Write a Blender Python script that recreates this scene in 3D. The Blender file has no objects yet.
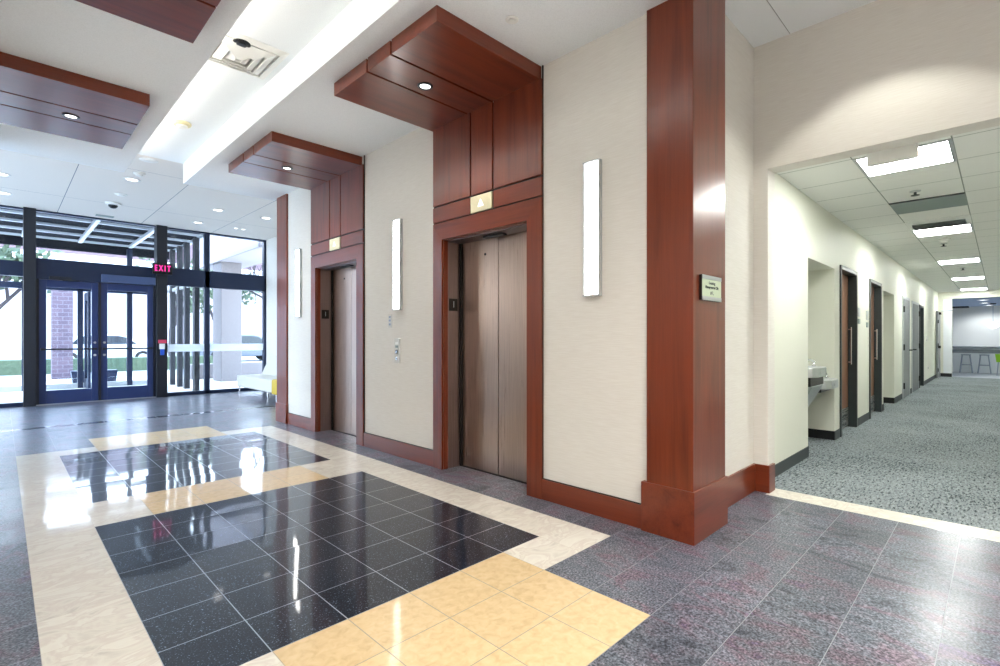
import bpy, bmesh, math, random
from mathutils import Vector, Matrix, noise
random.seed(7)
PI = math.pi
scn = bpy.context.scene
COL = scn.collection

# ------------------------------------------------------------------ materials
MATS = {}
def _new(name):
    m = bpy.data.materials.new(name); m.use_nodes = True
    nt = m.node_tree; nt.nodes.clear()
    out = nt.nodes.new('ShaderNodeOutputMaterial')
    return m, nt, out
def N(nt, t, **k):
    n = nt.nodes.new('ShaderNode' + t)
    for a, b in k.items():
        if a.startswith('i_'):
            key = a[2:]
            key = int(key) if key.isdigit() else key.replace('_', ' ')
            n.inputs[key].default_value = b
        else: setattr(n, a, b)
    return n
def L(nt, a, b): nt.links.new(a, b)
def rgb(r, g, b):
    f = lambda c: ((c / 255 + .055) / 1.055) ** 2.4 if c / 255 > .04045 else c / 255 / 12.92
    return (f(r), f(g), f(b), 1)
def ramp(nt, fac, stops, interp='LINEAR'):
    r = N(nt, 'ValToRGB'); r.color_ramp.interpolation = interp
    e = r.color_ramp.elements
    while len(e) < len(stops): e.new(.5)
    for x, (p, c) in zip(e, stops): x.position = p; x.color = c
    L(nt, fac, r.inputs[0]); return r
def mapping(nt, scale=(1, 1, 1), coord='Object', loc=(0, 0, 0)):
    tc = N(nt, 'TexCoord'); mp = N(nt, 'Mapping')
    mp.inputs['Scale'].default_value = scale; mp.inputs['Location'].default_value = loc
    if coord == 'World':
        g = N(nt, 'NewGeometry'); L(nt, g.outputs['Position'], mp.inputs[0])
    else: L(nt, tc.outputs[coord], mp.inputs[0])
    return mp
def plain(name, col, rough=.5, metal=0, spec=.5, coat=0, bump=0, bscale=60, var=0, emis=None, estr=0, alpha=None, sheen=0):
    m, nt, out = _new(name)
    p = N(nt, 'BsdfPrincipled')
    p.inputs['Base Color'].default_value = col
    p.inputs['Roughness'].default_value = rough; p.inputs['Metallic'].default_value = metal
    p.inputs['Specular IOR Level'].default_value = spec
    p.inputs['Coat Weight'].default_value = coat; p.inputs['Coat Roughness'].default_value = .08
    mp = mapping(nt, (1, 1, 1))
    nz = N(nt, 'TexNoise', i_Scale=bscale, i_Detail=4.0); L(nt, mp.outputs[0], nz.inputs['Vector'])
    if var:
        mx = N(nt, 'Mix', data_type='RGBA')
        L(nt, nz.outputs['Fac'], mx.inputs['Factor'])
        mx.inputs[6].default_value = tuple(c * (1 - var) for c in col[:3]) + (1,)
        mx.inputs[7].default_value = tuple(min(1, c * (1 + var)) for c in col[:3]) + (1,)
        L(nt, mx.outputs[2], p.inputs['Base Color'])
    if bump:
        b = N(nt, 'Bump', i_Strength=bump, i_Distance=.002); L(nt, nz.outputs['Fac'], b.inputs['Height']); L(nt, b.outputs[0], p.inputs['Normal'])
    if emis: p.inputs['Emission Color'].default_value = emis; p.inputs['Emission Strength'].default_value = estr
    L(nt, p.outputs[0], out.inputs[0]); MATS[name] = m; return m
def wood(name, axis, base, dark, rough=.32, coat=.6):
    """cherry veneer; the grain runs along axis"""
    m, nt, out = _new(name)
    p = N(nt, 'BsdfPrincipled')
    s = [9, 9, 9]; s[axis] = .55
    mp = mapping(nt, tuple(s), 'World')
    n1 = N(nt, 'TexNoise', i_Scale=1.6, i_Detail=5.0, i_Distortion=.6); L(nt, mp.outputs[0], n1.inputs['Vector'])
    s2 = [120, 120, 120]; s2[axis] = 3
    mp2 = mapping(nt, tuple(s2), 'World')
    n2 = N(nt, 'TexNoise', i_Scale=1.0, i_Detail=3.0); L(nt, mp2.outputs[0], n2.inputs['Vector'])
    r = ramp(nt, n1.outputs['Fac'], [(.15, dark), (.45, base), (.85, tuple(min(1, c * 1.3) for c in base[:3]) + (1,))])
    mx = N(nt, 'Mix', data_type='RGBA', blend_type='MULTIPLY'); mx.inputs['Factor'].default_value = .45
    r2 = ramp(nt, n2.outputs['Fac'], [(.3, (.7, .62, .6, 1)), (.62, (1, 1, 1, 1))])
    L(nt, r.outputs[0], mx.inputs[6]); L(nt, r2.outputs[0], mx.inputs[7]); L(nt, mx.outputs[2], p.inputs['Base Color'])
    p.inputs['Roughness'].default_value = rough; p.inputs['Coat Weight'].default_value = coat; p.inputs['Coat Roughness'].default_value = .24; p.inputs['Specular IOR Level'].default_value = .3
    L(nt, p.outputs[0], out.inputs[0]); MATS[name] = m; return m
def emissive(name, col, s):
    m, nt, out = _new(name)
    e = N(nt, 'Emission'); e.inputs[0].default_value = col; e.inputs[1].default_value = s
    L(nt, e.outputs[0], out.inputs[0]); MATS[name] = m; return m

TILE = .307; X0 = .411; Y0 = 2.015
def math_(nt, op, a, b=None, c=None):
    n = N(nt, 'Math', operation=op)
    for i, v in enumerate((a, b, c)):
        if v is None: continue
        if isinstance(v, (int, float)): n.inputs[i].default_value = v
        else: L(nt, v, n.inputs[i])
    return n.outputs[0]
def stone(name, kind):
    """polished stone tiles on the lobby grid: grout, tile to tile tone and slight lippage"""
    m, nt, out = _new(name)
    p = N(nt, 'BsdfPrincipled')
    g = N(nt, 'NewGeometry'); sp = N(nt, 'SeparateXYZ'); L(nt, g.outputs['Position'], sp.inputs[0])
    u = math_(nt, 'DIVIDE', math_(nt, 'SUBTRACT', sp.outputs[0], X0), TILE)
    v = math_(nt, 'DIVIDE', math_(nt, 'SUBTRACT', sp.outputs[1], Y0), TILE)
    fu, fv = math_(nt, 'FLOOR', u), math_(nt, 'FLOOR', v)
    cb = N(nt, 'CombineXYZ'); L(nt, fu, cb.inputs[0]); L(nt, fv, cb.inputs[1])
    wn = N(nt, 'TexWhiteNoise', noise_dimensions='3D'); L(nt, cb.outputs[0], wn.inputs['Vector'])
    du = math_(nt, 'PINGPONG', u, .5); dv = math_(nt, 'PINGPONG', v, .5)
    # per tile offset so veins break at the joints
    off = N(nt, 'VectorMath', operation='SCALE'); off.inputs['Scale'].default_value = 13.0; L(nt, wn.outputs['Color'], off.inputs[0])
    pos = N(nt, 'VectorMath', operation='ADD'); L(nt, g.outputs['Position'], pos.inputs[0]); L(nt, off.outputs[0], pos.inputs[1])
    def noi(scale, det=5, dist=0, st=(1, 1, 1), src=pos):
        mp = N(nt, 'Mapping'); mp.inputs['Scale'].default_value = st; L(nt, src.outputs[0], mp.inputs[0])
        n = N(nt, 'TexNoise', i_Scale=scale, i_Detail=float(det), i_Distortion=float(dist)); L(nt, mp.outputs[0], n.inputs['Vector']); return n.outputs['Fac']
    if kind == 'black':
        a = ramp(nt, noi(150, 2), [(.50, (.004, .008, .018, 1)), (.60, (.012, .022, .042, 1)), (.66, (.05, .07, .11, 1)), (.72, (.34, .42, .55, 1))]).outputs[0]
        gw, gcol, rough, tone = .0021, rgb(150, 160, 175), .05, .25
    elif kind == 'cream':
        a = ramp(nt, noi(4, 10, 1.6, (1, 1.7, 1)), [(.3, rgb(204, 198, 188)), (.42, rgb(228, 224, 212)), (.5, rgb(216, 208, 198)), (.56, rgb(232, 229, 218)), (.75, rgb(222, 216, 206))]).outputs[0]
        gw, gcol, rough, tone = .0012, rgb(196, 188, 172), .07, .06
    elif kind == 'gold':
        a = ramp(nt, noi(26, 8, .6), [(.3, rgb(212, 184, 140)), (.5, rgb(224, 198, 154)), (.7, rgb(230, 206, 166))]).outputs[0]
        gw, gcol, rough, tone = .0022, rgb(160, 152, 134), .08, .08
    else:
        sp1 = noi(105, 2.5, .3)
        a0 = ramp(nt, sp1, [(.34, rgb(66, 68, 78)), (.46, rgb(112, 113, 124)), (.55, rgb(134, 134, 146)), (.66, rgb(172, 171, 184))]).outputs[0]
        big = ramp(nt, noi(4.5, 4, 1.2, (1.6, .8, 1)), [(.30, rgb(150, 160, 168)), (.40, rgb(204, 218, 222)), (.54, rgb(226, 228, 232)), (.64, rgb(232, 204, 212)), (.74, rgb(196, 178, 216))]).outputs[0]
        mm = N(nt, 'Mix', data_type='RGBA', blend_type='MULTIPLY'); mm.inputs['Factor'].default_value = 1
        L(nt, a0, mm.inputs[6]); L(nt, big, mm.inputs[7]); a = mm.outputs[2]
        gw, gcol, rough, tone = .0015, rgb(138, 144, 150), .2, .26
    tn = N(nt, 'Mix', data_type='RGBA', blend_type='MULTIPLY'); tn.inputs['Factor'].default_value = 1
    tv = math_(nt, 'MULTIPLY_ADD', wn.outputs['Value'], tone, 1 - tone)
    L(nt, a, tn.inputs[6])
    cv = N(nt, 'CombineColor'); [L(nt, tv, cv.inputs[i]) for i in range(3)]
    L(nt, cv.outputs[0], tn.inputs[7])
    lim = gw / TILE
    gu, gv = math_(nt, 'LESS_THAN', du, lim * (.55 if kind == 'grey' else 1)), math_(nt, 'LESS_THAN', dv, lim)
    gm = math_(nt, 'MAXIMUM', gu, gv)
    if kind == 'grey':
        gm = math_(nt, 'MAXIMUM', math_(nt, 'MULTIPLY', gu, .35), gv)
    fx = N(nt, 'Mix', data_type='RGBA'); L(nt, gm, fx.inputs['Factor']); L(nt, tn.outputs[2], fx.inputs[6]); fx.inputs[7].default_value = gcol
    L(nt, fx.outputs[2], p.inputs['Base Color'])
    p.inputs['Roughness'].default_value = .34
    L(nt, math_(nt, 'MULTIPLY_ADD', gm, .3, rough), p.inputs['Coat Roughness'])
    p.inputs['Coat Weight'].default_value = {'grey': .45, 'black': 1.0}.get(kind, .42); p.inputs['Coat IOR'].default_value = 1.36 if kind == 'black' else 1.5
    # lippage: each tile leans a hair, and its polish undulates
    ctr = N(nt, 'VectorMath', operation='SUBTRACT'); L(nt, wn.outputs['Color'], ctr.inputs[0]); ctr.inputs[1].default_value = (.5, .5, .5)
    sc = N(nt, 'VectorMath', operation='MULTIPLY'); L(nt, ctr.outputs[0], sc.inputs[0]); sc.inputs[1].default_value = (.017, .017, 0)
    und = N(nt, 'TexNoise', i_Scale=3.2, i_Detail=1.0); L(nt, pos.outputs[0], und.inputs['Vector'])
    bmp = N(nt, 'Bump', i_Strength=.5, i_Distance=.0022); L(nt, und.outputs['Fac'], bmp.inputs['Height'])
    ad = N(nt, 'VectorMath', operation='ADD'); L(nt, bmp.outputs[0], ad.inputs[0]); L(nt, sc.outputs[0], ad.inputs[1])
    nm = N(nt, 'VectorMath', operation='NORMALIZE'); L(nt, ad.outputs[0], nm.inputs[0]); L(nt, nm.outputs[0], p.inputs['Normal']); L(nt, nm.outputs[0], p.inputs['Coat Normal'])
    p.inputs['Specular IOR Level'].default_value = .12
    L(nt, p.outputs[0], out.inputs[0]); MATS[name] = m; return m
for k in ('black', 'cream', 'gold', 'grey'): stone('stone_' + k, k)

def carpet():
    m, nt, out = _new('carpet'); p = N(nt, 'BsdfPrincipled')
    mp = mapping(nt, (22, 72, 1), 'World'); mp.inputs['Rotation'].default_value = (0, 0, .35)
    n0 = N(nt, 'TexNoise', i_Scale=1.0, i_Detail=2.5, i_Distortion=.8); L(nt, mp.outputs[0], n0.inputs['Vector'])
    big = N(nt, 'TexNoise', i_Scale=1.3, i_Detail=2.0); mb = mapping(nt, (1, 1, 1), 'World'); L(nt, mb.outputs[0], big.inputs['Vector'])
    f = math_(nt, 'ADD', n0.outputs['Fac'], math_(nt, 'MULTIPLY', math_(nt, 'SUBTRACT', big.outputs['Fac'], .5), .25))
    r = ramp(nt, f, [(.36, rgb(62, 70, 74)), (.44, rgb(128, 136, 140)), (.56, rgb(138, 146, 150)), (.66, rgb(160, 168, 171))])
    fine = N(nt, 'TexNoise', i_Scale=220.0, i_Detail=2.0); L(nt, mb.outputs[0], fine.inputs['Vector'])
    mx = N(nt, 'Mix', data_type='RGBA', blend_type='MULTIPLY'); mx.inputs['Factor'].default_value = .6
    r2 = ramp(nt, fine.outputs['Fac'], [(.3, (.62, .62, .62, 1)), (.6, (1, 1, 1, 1))])
    L(nt, r.outputs[0], mx.inputs[6]); L(nt, r2.outputs[0], mx.inputs[7]); L(nt, mx.outputs[2], p.inputs['Base Color'])
    p.inputs['Roughness'].default_value = .95; p.inputs['Specular IOR Level'].default_value = .1
    b = N(nt, 'Bump', i_Strength=.6, i_Distance=.004); L(nt, fine.outputs['Fac'], b.inputs['Height']); L(nt, b.outputs[0], p.inputs['Normal'])
    L(nt, p.outputs[0], out.inputs[0]); MATS['carpet'] = m
carpet()
def fabric_wall():
    m, nt, out = _new('fabric_wall'); p = N(nt, 'BsdfPrincipled')
    mp = mapping(nt, (6, 6, 160), 'World'); n = N(nt, 'TexNoise', i_Scale=1.5, i_Detail=3.0); L(nt, mp.outputs[0], n.inputs['Vector'])
    r = ramp(nt, n.outputs['Fac'], [(.35, rgb(224, 220, 212)), (.65, rgb(231, 228, 221))])
    L(nt, r.outputs[0], p.inputs['Base Color']); p.inputs['Roughness'].default_value = .7; p.inputs['Specular IOR Level'].default_value = .25
    b = N(nt, 'Bump', i_Strength=.10, i_Distance=.002); L(nt, n.outputs['Fac'], b.inputs['Height']); L(nt, b.outputs[0], p.inputs['Normal'])
    L(nt, p.outputs[0], out.inputs[0]); MATS['fabric_wall'] = m
fabric_wall()
def brushed(name, col, rough, axis=2):
    m, nt, out = _new(name); p = N(nt, 'BsdfPrincipled')
    s = [70, 70, 70]; s[axis] = .8
    mp = mapping(nt, tuple(s), 'World'); n = N(nt, 'TexNoise', i_Scale=4.0, i_Detail=3.0); L(nt, mp.outputs[0], n.inputs['Vector'])
    r = ramp(nt, n.outputs['Fac'], [(.3, tuple(c * .82 for c in col[:3]) + (1,)), (.7, tuple(min(1, c * 1.12) for c in col[:3]) + (1,))])
    L(nt, r.outputs[0], p.inputs['Base Color']); p.inputs['Metallic'].default_value = 1
    L(nt, math_(nt, 'MULTIPLY_ADD', n.outputs['Fac'], .12, rough), p.inputs['Roughness'])
    L(nt, p.outputs[0], out.inputs[0]); MATS[name] = m
brushed('bronze_steel', rgb(190, 170, 156), .24)
brushed('jamb_steel', rgb(150, 138, 140), .30)
brushed('stainless', rgb(205, 208, 208), .22, 0)
def tileceil(name, col, jx, px, jy, py, w, jcol, both=True, worn=False):
    """ceiling board with joints every px (from jx) across X and every py (from jy) across Y"""
    m, nt, out = _new(name); p = N(nt, 'BsdfPrincipled')
    g = N(nt, 'NewGeometry'); sp = N(nt, 'SeparateXYZ'); L(nt, g.outputs['Position'], sp.inputs[0])
    fac = None
    for o, (j, q) in ((0, (jx, px)), (1, (jy, py))):
        if not q: continue
        d = math_(nt, 'PINGPONG', math_(nt, 'DIVIDE', math_(nt, 'SUBTRACT', sp.outputs[o], j), q), .5)
        l = math_(nt, 'LESS_THAN', d, w / q)
        fac = l if fac is None else math_(nt, 'MAXIMUM', fac, l)
    mp = mapping(nt, (1, 1, 1), 'World'); n = N(nt, 'TexNoise', i_Scale=150.0, i_Detail=2.0); L(nt, mp.outputs[0], n.inputs['Vector'])
    r = ramp(nt, n.outputs['Fac'], [(.3, tuple(c * .93 for c in col[:3]) + (1,)), (.6, col)])
    mx = N(nt, 'Mix', data_type='RGBA'); L(nt, r.outputs[0], mx.inputs[6]); mx.inputs[7].default_value = jcol
    if fac is not None: L(nt, fac, mx.inputs['Factor'])
    else: mx.inputs['Factor'].default_value = 0
    L(nt, mx.outputs[2], p.inputs['Base Color']); p.inputs['Roughness'].default_value = .8; p.inputs['Specular IOR Level'].default_value = .2
    L(nt, p.outputs[0], out.inputs[0]); MATS[name] = m
tileceil('ceiling_white', rgb(246, 250, 252), 0, 0, 0, 0, 0, rgb(120, 120, 120))
tileceil('ceiling_far', rgb(238, 232, 224), .71, 1.23, 1.15, 2.46, .004, rgb(120, 128, 138))
tileceil('ceiling_corridor', rgb(247, 248, 244), 4.73, .61, .25, .61, .0045, rgb(150, 158, 150))
def glass(name, tint=(1, 1, 1, 1), gloss=.6, frost=0):
    m, nt, out = _new(name)
    t = N(nt, 'BsdfTransparent'); t.inputs[0].default_value = tint
    gl = N(nt, 'BsdfGlossy'); gl.inputs['Roughness'].default_value = .02
    fr = N(nt, 'Fresnel'); fr.inputs[0].default_value = 1.45
    mx = N(nt, 'MixShader'); L(nt, math_(nt, 'MULTIPLY', fr.outputs[0], gloss), mx.inputs[0]); L(nt, t.outputs[0], mx.inputs[1]); L(nt, gl.outputs[0], mx.inputs[2])
    L(nt, mx.outputs[0], out.inputs[0]); MATS[name] = m
glass('pane_glass', (.93, .97, 1, 1))
CH, CHD = rgb(118, 50, 25), rgb(80, 29, 14)
wood('wood_z', 2, CH, CHD); wood('wood_y', 1, CH, CHD); wood('wood_x', 0, CH, CHD)
wood('door_wood', 2, rgb(142, 102, 80), rgb(110, 72, 54), .4, .1)
plain('operator_grey', rgb(64, 80, 116), .4); plain('satin_steel', rgb(196, 202, 202), .28, metal=.85); plain('call_plate', rgb(214, 212, 204), .4, metal=.2); plain('reveal', rgb(24, 14, 12), .6); plain('deck_dark', rgb(14, 17, 26), .8, spec=.05)
plain('reveal_grey', rgb(88, 84, 80), .6)
plain('white_paint', rgb(232, 232, 226), .55, bump=.05, bscale=120)
plain('corridor_paint', rgb(226, 227, 214), .5, spec=.4, bump=.08, bscale=160)
plain('alcove_paint', rgb(226, 224, 204), .6, bump=.08, bscale=160)
plain('rubber_base', rgb(58, 66, 68), .6); plain('black_base', rgb(16, 18, 20), .5)
plain('dark_frame', rgb(50, 58, 58), .35, spec=.5); plain('entry_frame', rgb(30, 42, 68), .35, metal=.3, var=.1, bscale=5)
plain('entry_dark', rgb(20, 24, 34), .4); plain('door_blue', rgb(40, 56, 100), .32, metal=.2)
plain('aluminium', rgb(200, 204, 206), .35, metal=.8); plain('chrome', rgb(225, 225, 228), .12, metal=1)
plain('black_plastic', rgb(10, 11, 13), .35); plain('white_plastic', rgb(240, 240, 236), .4); plain('ivory_plastic', rgb(232, 222, 176), .4)
plain('brass_plate', rgb(232, 224, 188), .35, metal=.25); plain('print_dark', rgb(44, 62, 58), .6); plain('print_pale', rgb(190, 205, 210), .5)
plain('sign_green', rgb(206, 220, 192), .45); plain('paper_red', rgb(200, 60, 90), .5); plain('blue_plastic', rgb(40, 90, 200), .4)
plain('panel_gloss', rgb(236, 240, 244), .3)
def frost():
    m, nt, out = _new('frost'); a = N(nt, 'BsdfTranslucent'); b = N(nt, 'BsdfDiffuse'); mx = N(nt, 'MixShader')
    a.inputs[0].default_value = (.9, .93, .96, 1); b.inputs[0].default_value = (.85, .87, .9, 1); mx.inputs[0].default_value = .4
    L(nt, a.outputs[0], mx.inputs[1]); L(nt, b.outputs[0], mx.inputs[2]); L(nt, mx.outputs[0], out.inputs[0]); MATS['frost'] = m
frost()
plain('grey_panel', rgb(140, 154, 150), .6, bump=.2, bscale=90); plain('grey_door', rgb(122, 126, 130), .4, var=.08, bscale=9)
plain('cushion_white', rgb(206, 204, 194), .6, bump=.2, bscale=200); plain('cushion_yellow', rgb(196, 168, 60), .6, bump=.2, bscale=200)
plain('lime', rgb(150, 205, 40), .4); plain('counter_grey', rgb(150, 158, 166), .35); plain('panel_pale', rgb(222, 228, 232), .5)
plain('steel_blue', rgb(150, 162, 176), .35, metal=.5)
plain('concrete', rgb(196, 192, 184), .85, var=.1, bscale=12); plain('asphalt', rgb(150, 152, 154), .9, var=.1, bscale=20)
plain('pier_stone', rgb(112, 107, 108), .9, var=.28, bscale=26, bump=.6); plain('beam_stone', rgb(150, 144, 148), .9, var=.08, bscale=16)
plain('grass', rgb(96, 112, 78), .95, var=.2, bscale=30); plain('leaf', rgb(70, 84, 64), .9, var=.4, bscale=8); plain('bark', rgb(48, 42, 44), .9, var=.2, bscale=10)
plain('car_white', rgb(196, 200, 206), .3, coat=.5); plain('car_red', rgb(150, 40, 60), .3, coat=.5); plain('car_silver', rgb(84, 92, 104), .3, metal=.6, coat=.5)
plain('car_glass', rgb(40, 48, 56), .1); plain('tyre', rgb(22, 22, 24), .8)
def brick(name, c1, c2, mort, sc):
    m, nt, out = _new(name); p = N(nt, 'BsdfPrincipled')
    tc = N(nt, 'TexCoord'); sp = N(nt, 'SeparateXYZ'); L(nt, tc.outputs['Object'], sp.inputs[0])
    cb = N(nt, 'CombineXYZ'); L(nt, math_(nt, 'ADD', sp.outputs[0], sp.outputs[1]), cb.inputs[0]); L(nt, sp.outputs[2], cb.inputs[1])
    b = N(nt, 'TexBrick', i_Scale=sc); L(nt, cb.outputs[0], b.inputs['Vector'])
    b.inputs['Color1'].default_value = c1; b.inputs['Color2'].default_value = c2; b.inputs['Mortar'].default_value = mort
    L(nt, b.outputs['Color'], p.inputs['Base Color']); p.inputs['Roughness'].default_value = .9
    L(nt, p.outputs[0], out.inputs[0]); MATS[name] = m
brick('brick', rgb(104, 84, 92), rgb(88, 72, 82), rgb(118, 106, 112), 2.0)
emissive('lamp_white', (1, 1, 1, 1), 2.5)
emissive('sconce_glow', (1, .985, .95, 1), 9.0)
emissive('panel_glow', (.98, 1, .96, 1), 23.0)
emissive('cove_glow', (1, .93, .84, 1), 12.0)
emissive('exit_glow', (1, .045, .34, 1), 1.0)
emissive('strip_glow', (.85, .95, 1, 1), 1.2)
emissive('arrow_glow', (.9, .97, 1, 1), 1.0)

# ------------------------------------------------------------------ mesh building
class MB:
    def __init__(s): s.v = []; s.f = []; s.m = []; s.mats = []; s.sm = []
    def mi(s, mat):
        if mat not in s.mats: s.mats.append(mat)
        return s.mats.index(mat)
    def add(s, vs, fs, mat, smooth=False):
        o = len(s.v); s.v += [tuple(p) for p in vs]; i = s.mi(mat)
        for f in fs: s.f.append(tuple(o + a for a in f)); s.m.append(i); s.sm.append(smooth)
        return s
    def box(s, x0, x1, y0, y1, z0, z1, mat):
        x0, x1 = sorted((x0, x1)); y0, y1 = sorted((y0, y1)); z0, z1 = sorted((z0, z1))
        vs = [(x, y, z) for z in (z0, z1) for y in (y0, y1) for x in (x0, x1)]
        return s.add(vs, [(0, 2, 3, 1), (4, 5, 7, 6), (0, 1, 5, 4), (2, 6, 7, 3), (0, 4, 6, 2), (1, 3, 7, 5)], mat)
    def prism(s, pts, axis, a, b, mat, smooth=False):
        """polygon pts (2D, in the other two axes' order) extruded along axis from a to b"""
        def P(p, h):
            q = list(p); q.insert(axis, h); return q
        n = len(pts); vs = [P(p, a) for p in pts] + [P(p, b) for p in pts]
        fs = [tuple(range(n))[::-1], tuple(range(n, 2 * n))] + [(i, (i + 1) % n, n + (i + 1) % n, n + i) for i in range(n)]
        return s.add(vs, fs, mat, smooth)
    def cyl(s, p0, p1, r0, r1, mat, n=16, caps=True):
        p0, p1 = Vector(p0), Vector(p1); d = (p1 - p0).normalized()
        a = d.orthogonal().normalized(); b = d.cross(a)
        vs = [p + (a * math.cos(t) + b * math.sin(t)) * r for p, r in ((p0, r0), (p1, r1)) for t in [2 * PI * i / n for i in range(n)]]
        fs = [(i, (i + 1) % n, n + (i + 1) % n, n + i) for i in range(n)]
        s.add(vs, fs, mat, True)
        if caps: s.add(vs, [tuple(range(n))[::-1], tuple(range(n, 2 * n))], mat)
        return s
    def lathe(s, c, prof, mat, n=24, cap=True):
        vs = [(c[0] + r * math.cos(2 * PI * i / n), c[1] + r * math.sin(2 * PI * i / n), c[2] + z) for r, z in prof for i in range(n)]
        fs = [(k * n + i, k * n + (i + 1) % n, (k + 1) * n + (i + 1) % n, (k + 1) * n + i) for k in range(len(prof) - 1) for i in range(n)]
        if cap: fs += [tuple(range(n))[::-1], tuple(range((len(prof) - 1) * n, len(prof) * n))]
        return s.add(vs, fs, mat, True)
    def tube(s, pts, r, mat, n=10):
        for a, b in zip(pts, pts[1:]): s.cyl(a, b, r, r, mat, n)
        return s
    def build(s, name, parent=None, bevel=0, seg=2, loc=None):
        """world-space vertices; parent's location is taken off so that children sit in local space"""
        off = Vector((0, 0, 0)); q = parent
        while q is not None: off += q.location; q = q.parent
        own = Vector(loc) if loc else Vector((0, 0, 0))
        me = bpy.data.meshes.new(name)
        me.from_pydata([tuple(Vector(v) - off - own) for v in s.v], [], s.f)
        for m in s.mats: me.materials.append(MATS[m])
        me.polygons.foreach_set('material_index', s.m); me.polygons.foreach_set('use_smooth', s.sm)
        bm = bmesh.new(); bm.from_mesh(me); bmesh.ops.recalc_face_normals(bm, faces=bm.faces) if len(s.f) > 1 else None
        bm.to_mesh(me); bm.free(); me.update()
        o = bpy.data.objects.new(name, me); COL.objects.link(o); o.location = own
        if parent: o.parent = parent
        if bevel:
            b = o.modifiers.new('edge', 'BEVEL'); b.width = bevel; b.segments = seg; b.limit_method = 'ANGLE'; b.angle_limit = .7; b.harden_normals = True
        return o
def B(*a): return MB().box(*a)
def struct(o): o['kind'] = 'structure'; return o
def tag(o, label, cat, group=None):
    o['label'] = label; o['category'] = cat
    if group: o['group'] = group
    return o
def thing(name, label, cat, loc, group=None):
    o = bpy.data.objects.new(name, None); COL.objects.link(o); o.location = loc; o.empty_display_size = .1
    return tag(o, label, cat, group)
def copy_tree(o, parent=None):
    c = o.copy(); COL.objects.link(c)
    if parent: c.parent = parent
    for ch in list(o.children): copy_tree(ch, c)
    return c
def dup(o, loc, label, group=None, rz=None):
    c = copy_tree(o); c.location = loc; c['label'] = label
    if group: c['group'] = group
    if rz is not None: c.rotation_euler.z = rz
    return c
def text(name, body, size, loc, rot, mat, parent, ext=.0008, align='CENTER', sx=1, bold=0):
    cu = bpy.data.curves.new(name, 'FONT'); cu.body = body; cu.size = size; cu.extrude = ext; cu.align_x = align; cu.align_y = 'CENTER'
    cu.offset = bold
    cu.materials.append(MATS[mat])
    tmp = bpy.data.objects.new('tmp', cu); COL.objects.link(tmp)
    dg = bpy.context.evaluated_depsgraph_get(); dg.update()
    me = bpy.data.meshes.new_from_object(tmp.evaluated_get(dg)); me.name = name
    bpy.data.objects.remove(tmp)
    o = bpy.data.objects.new(name, me); COL.objects.link(o)
    off = Vector((0, 0, 0)); q = parent
    while q is not None: off += q.location; q = q.parent
    o.location = Vector(loc) - off; o.rotation_euler = rot; o.scale = (sx, 1, 1); o.parent = parent
    return o
RX = (PI / 2, 0, -PI / 2)    # faces -X
RY = (PI / 2, 0, 0)          # faces -Y

# ------------------------------------------------------------------ floor
ZC, ZS = 3.5, 3.237
def zone(k, m):
    if -1 <= m <= 16 and k in (-1, 6): return 'stone_cream'
    if not (-1 <= k <= 6): return 'stone_grey'
    if m in (-3, -2, -1, 16, 17, 18) and 1 <= k <= 4: return 'stone_gold'
    if m in (-1, 16) and k in (0, 5): return 'stone_cream'
    if m in (7, 8): return 'stone_gold' if 1 <= k <= 4 else 'stone_cream'
    if (0 <= m <= 6 or 9 <= m <= 15) and 0 <= k <= 5: return 'stone_black'
    return 'stone_grey'
fl = MB()
def q(x0, x1, y0, y1, mat, z=0): fl.add([(x0, y0, z), (x1, y0, z), (x1, y1, z), (x0, y1, z)], [(0, 1, 2, 3)], mat)
gx = lambda k: X0 + TILE * k
gy = lambda m: Y0 + TILE * m
for k in range(-1, 7):
    for m in range(-3, 19): q(gx(k), gx(k + 1), gy(m), gy(m + 1), zone(k, m))
q(-1.42, gx(-1), gy(-3), gy(19), 'stone_grey')
q(gx(7), 4.06, gy(-3), gy(19), 'stone_grey')
q(-1.42, 4.06, -4.5, gy(-3), 'stone_grey')
q(4.06, 4.30, 1.305, gy(19), 'stone_grey')
q(4.06, 4.28, -1.7, 1.305, 'stone_cream')
q(4.06, 4.12, -4.5, -1.7, 'stone_grey')
q(-1.42, 4.30, gy(19), 9.22, 'stone_grey'); q(-1.42, 4.30, 9.22, 9.40, 'stone_black'); q(-1.42, 4.30, 9.40, 12.56, 'stone_grey')
struct(fl.build('floor'))
struct(B(4.28, 20.5, -.97, 2.2, -.05, 0, 'carpet').build('floor_corridor'))
struct(B(20.5, 30.1, -3.7, 2.8, -.05, 0, 'counter_grey').build('floor_break_room'))

# ------------------------------------------------------------------ lobby walls
w = MB()
for y0, y1 in ((1.41, 2.618), (3.69, 5.26), (6.335, 7.50)): w.box(2.80, 3.16, y0, y1, 0, ZC, 'fabric_wall')
for y0, y1 in ((2.618, 3.69), (5.26, 6.335)): w.box(2.80, 3.16, y0, y1, 2.10, ZC, 'fabric_wall')
struct(w.build('wall_east'))
struct(B(3.16, 4.12, 1.41, 7.50, 0, ZC, 'fabric_wall').build('wall_east_return'))
w = MB().box(4.12, 4.28, 1.305, 1.41, 0, ZC, 'fabric_wall').box(4.12, 4.28, -1.2, 1.305, 2.52, ZC, 'fabric_wall').box(4.12, 4.28, -4.5, -1.2, 0, ZC, 'fabric_wall')
struct(w.build('wall_opening'))
struct(B(4.30, 4.45, 7.50, 12.6, 0, ZC, 'fabric_wall').build('wall_northeast'))
struct(B(3.6, 4.30, 7.50, 7.56, 0, ZC, 'fabric_wall').build('wall_east_end'))
struct(B(-1.42, -.12, 1.41, 7.50, 0, ZC, 'fabric_wall').build('wall_west'))
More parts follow.
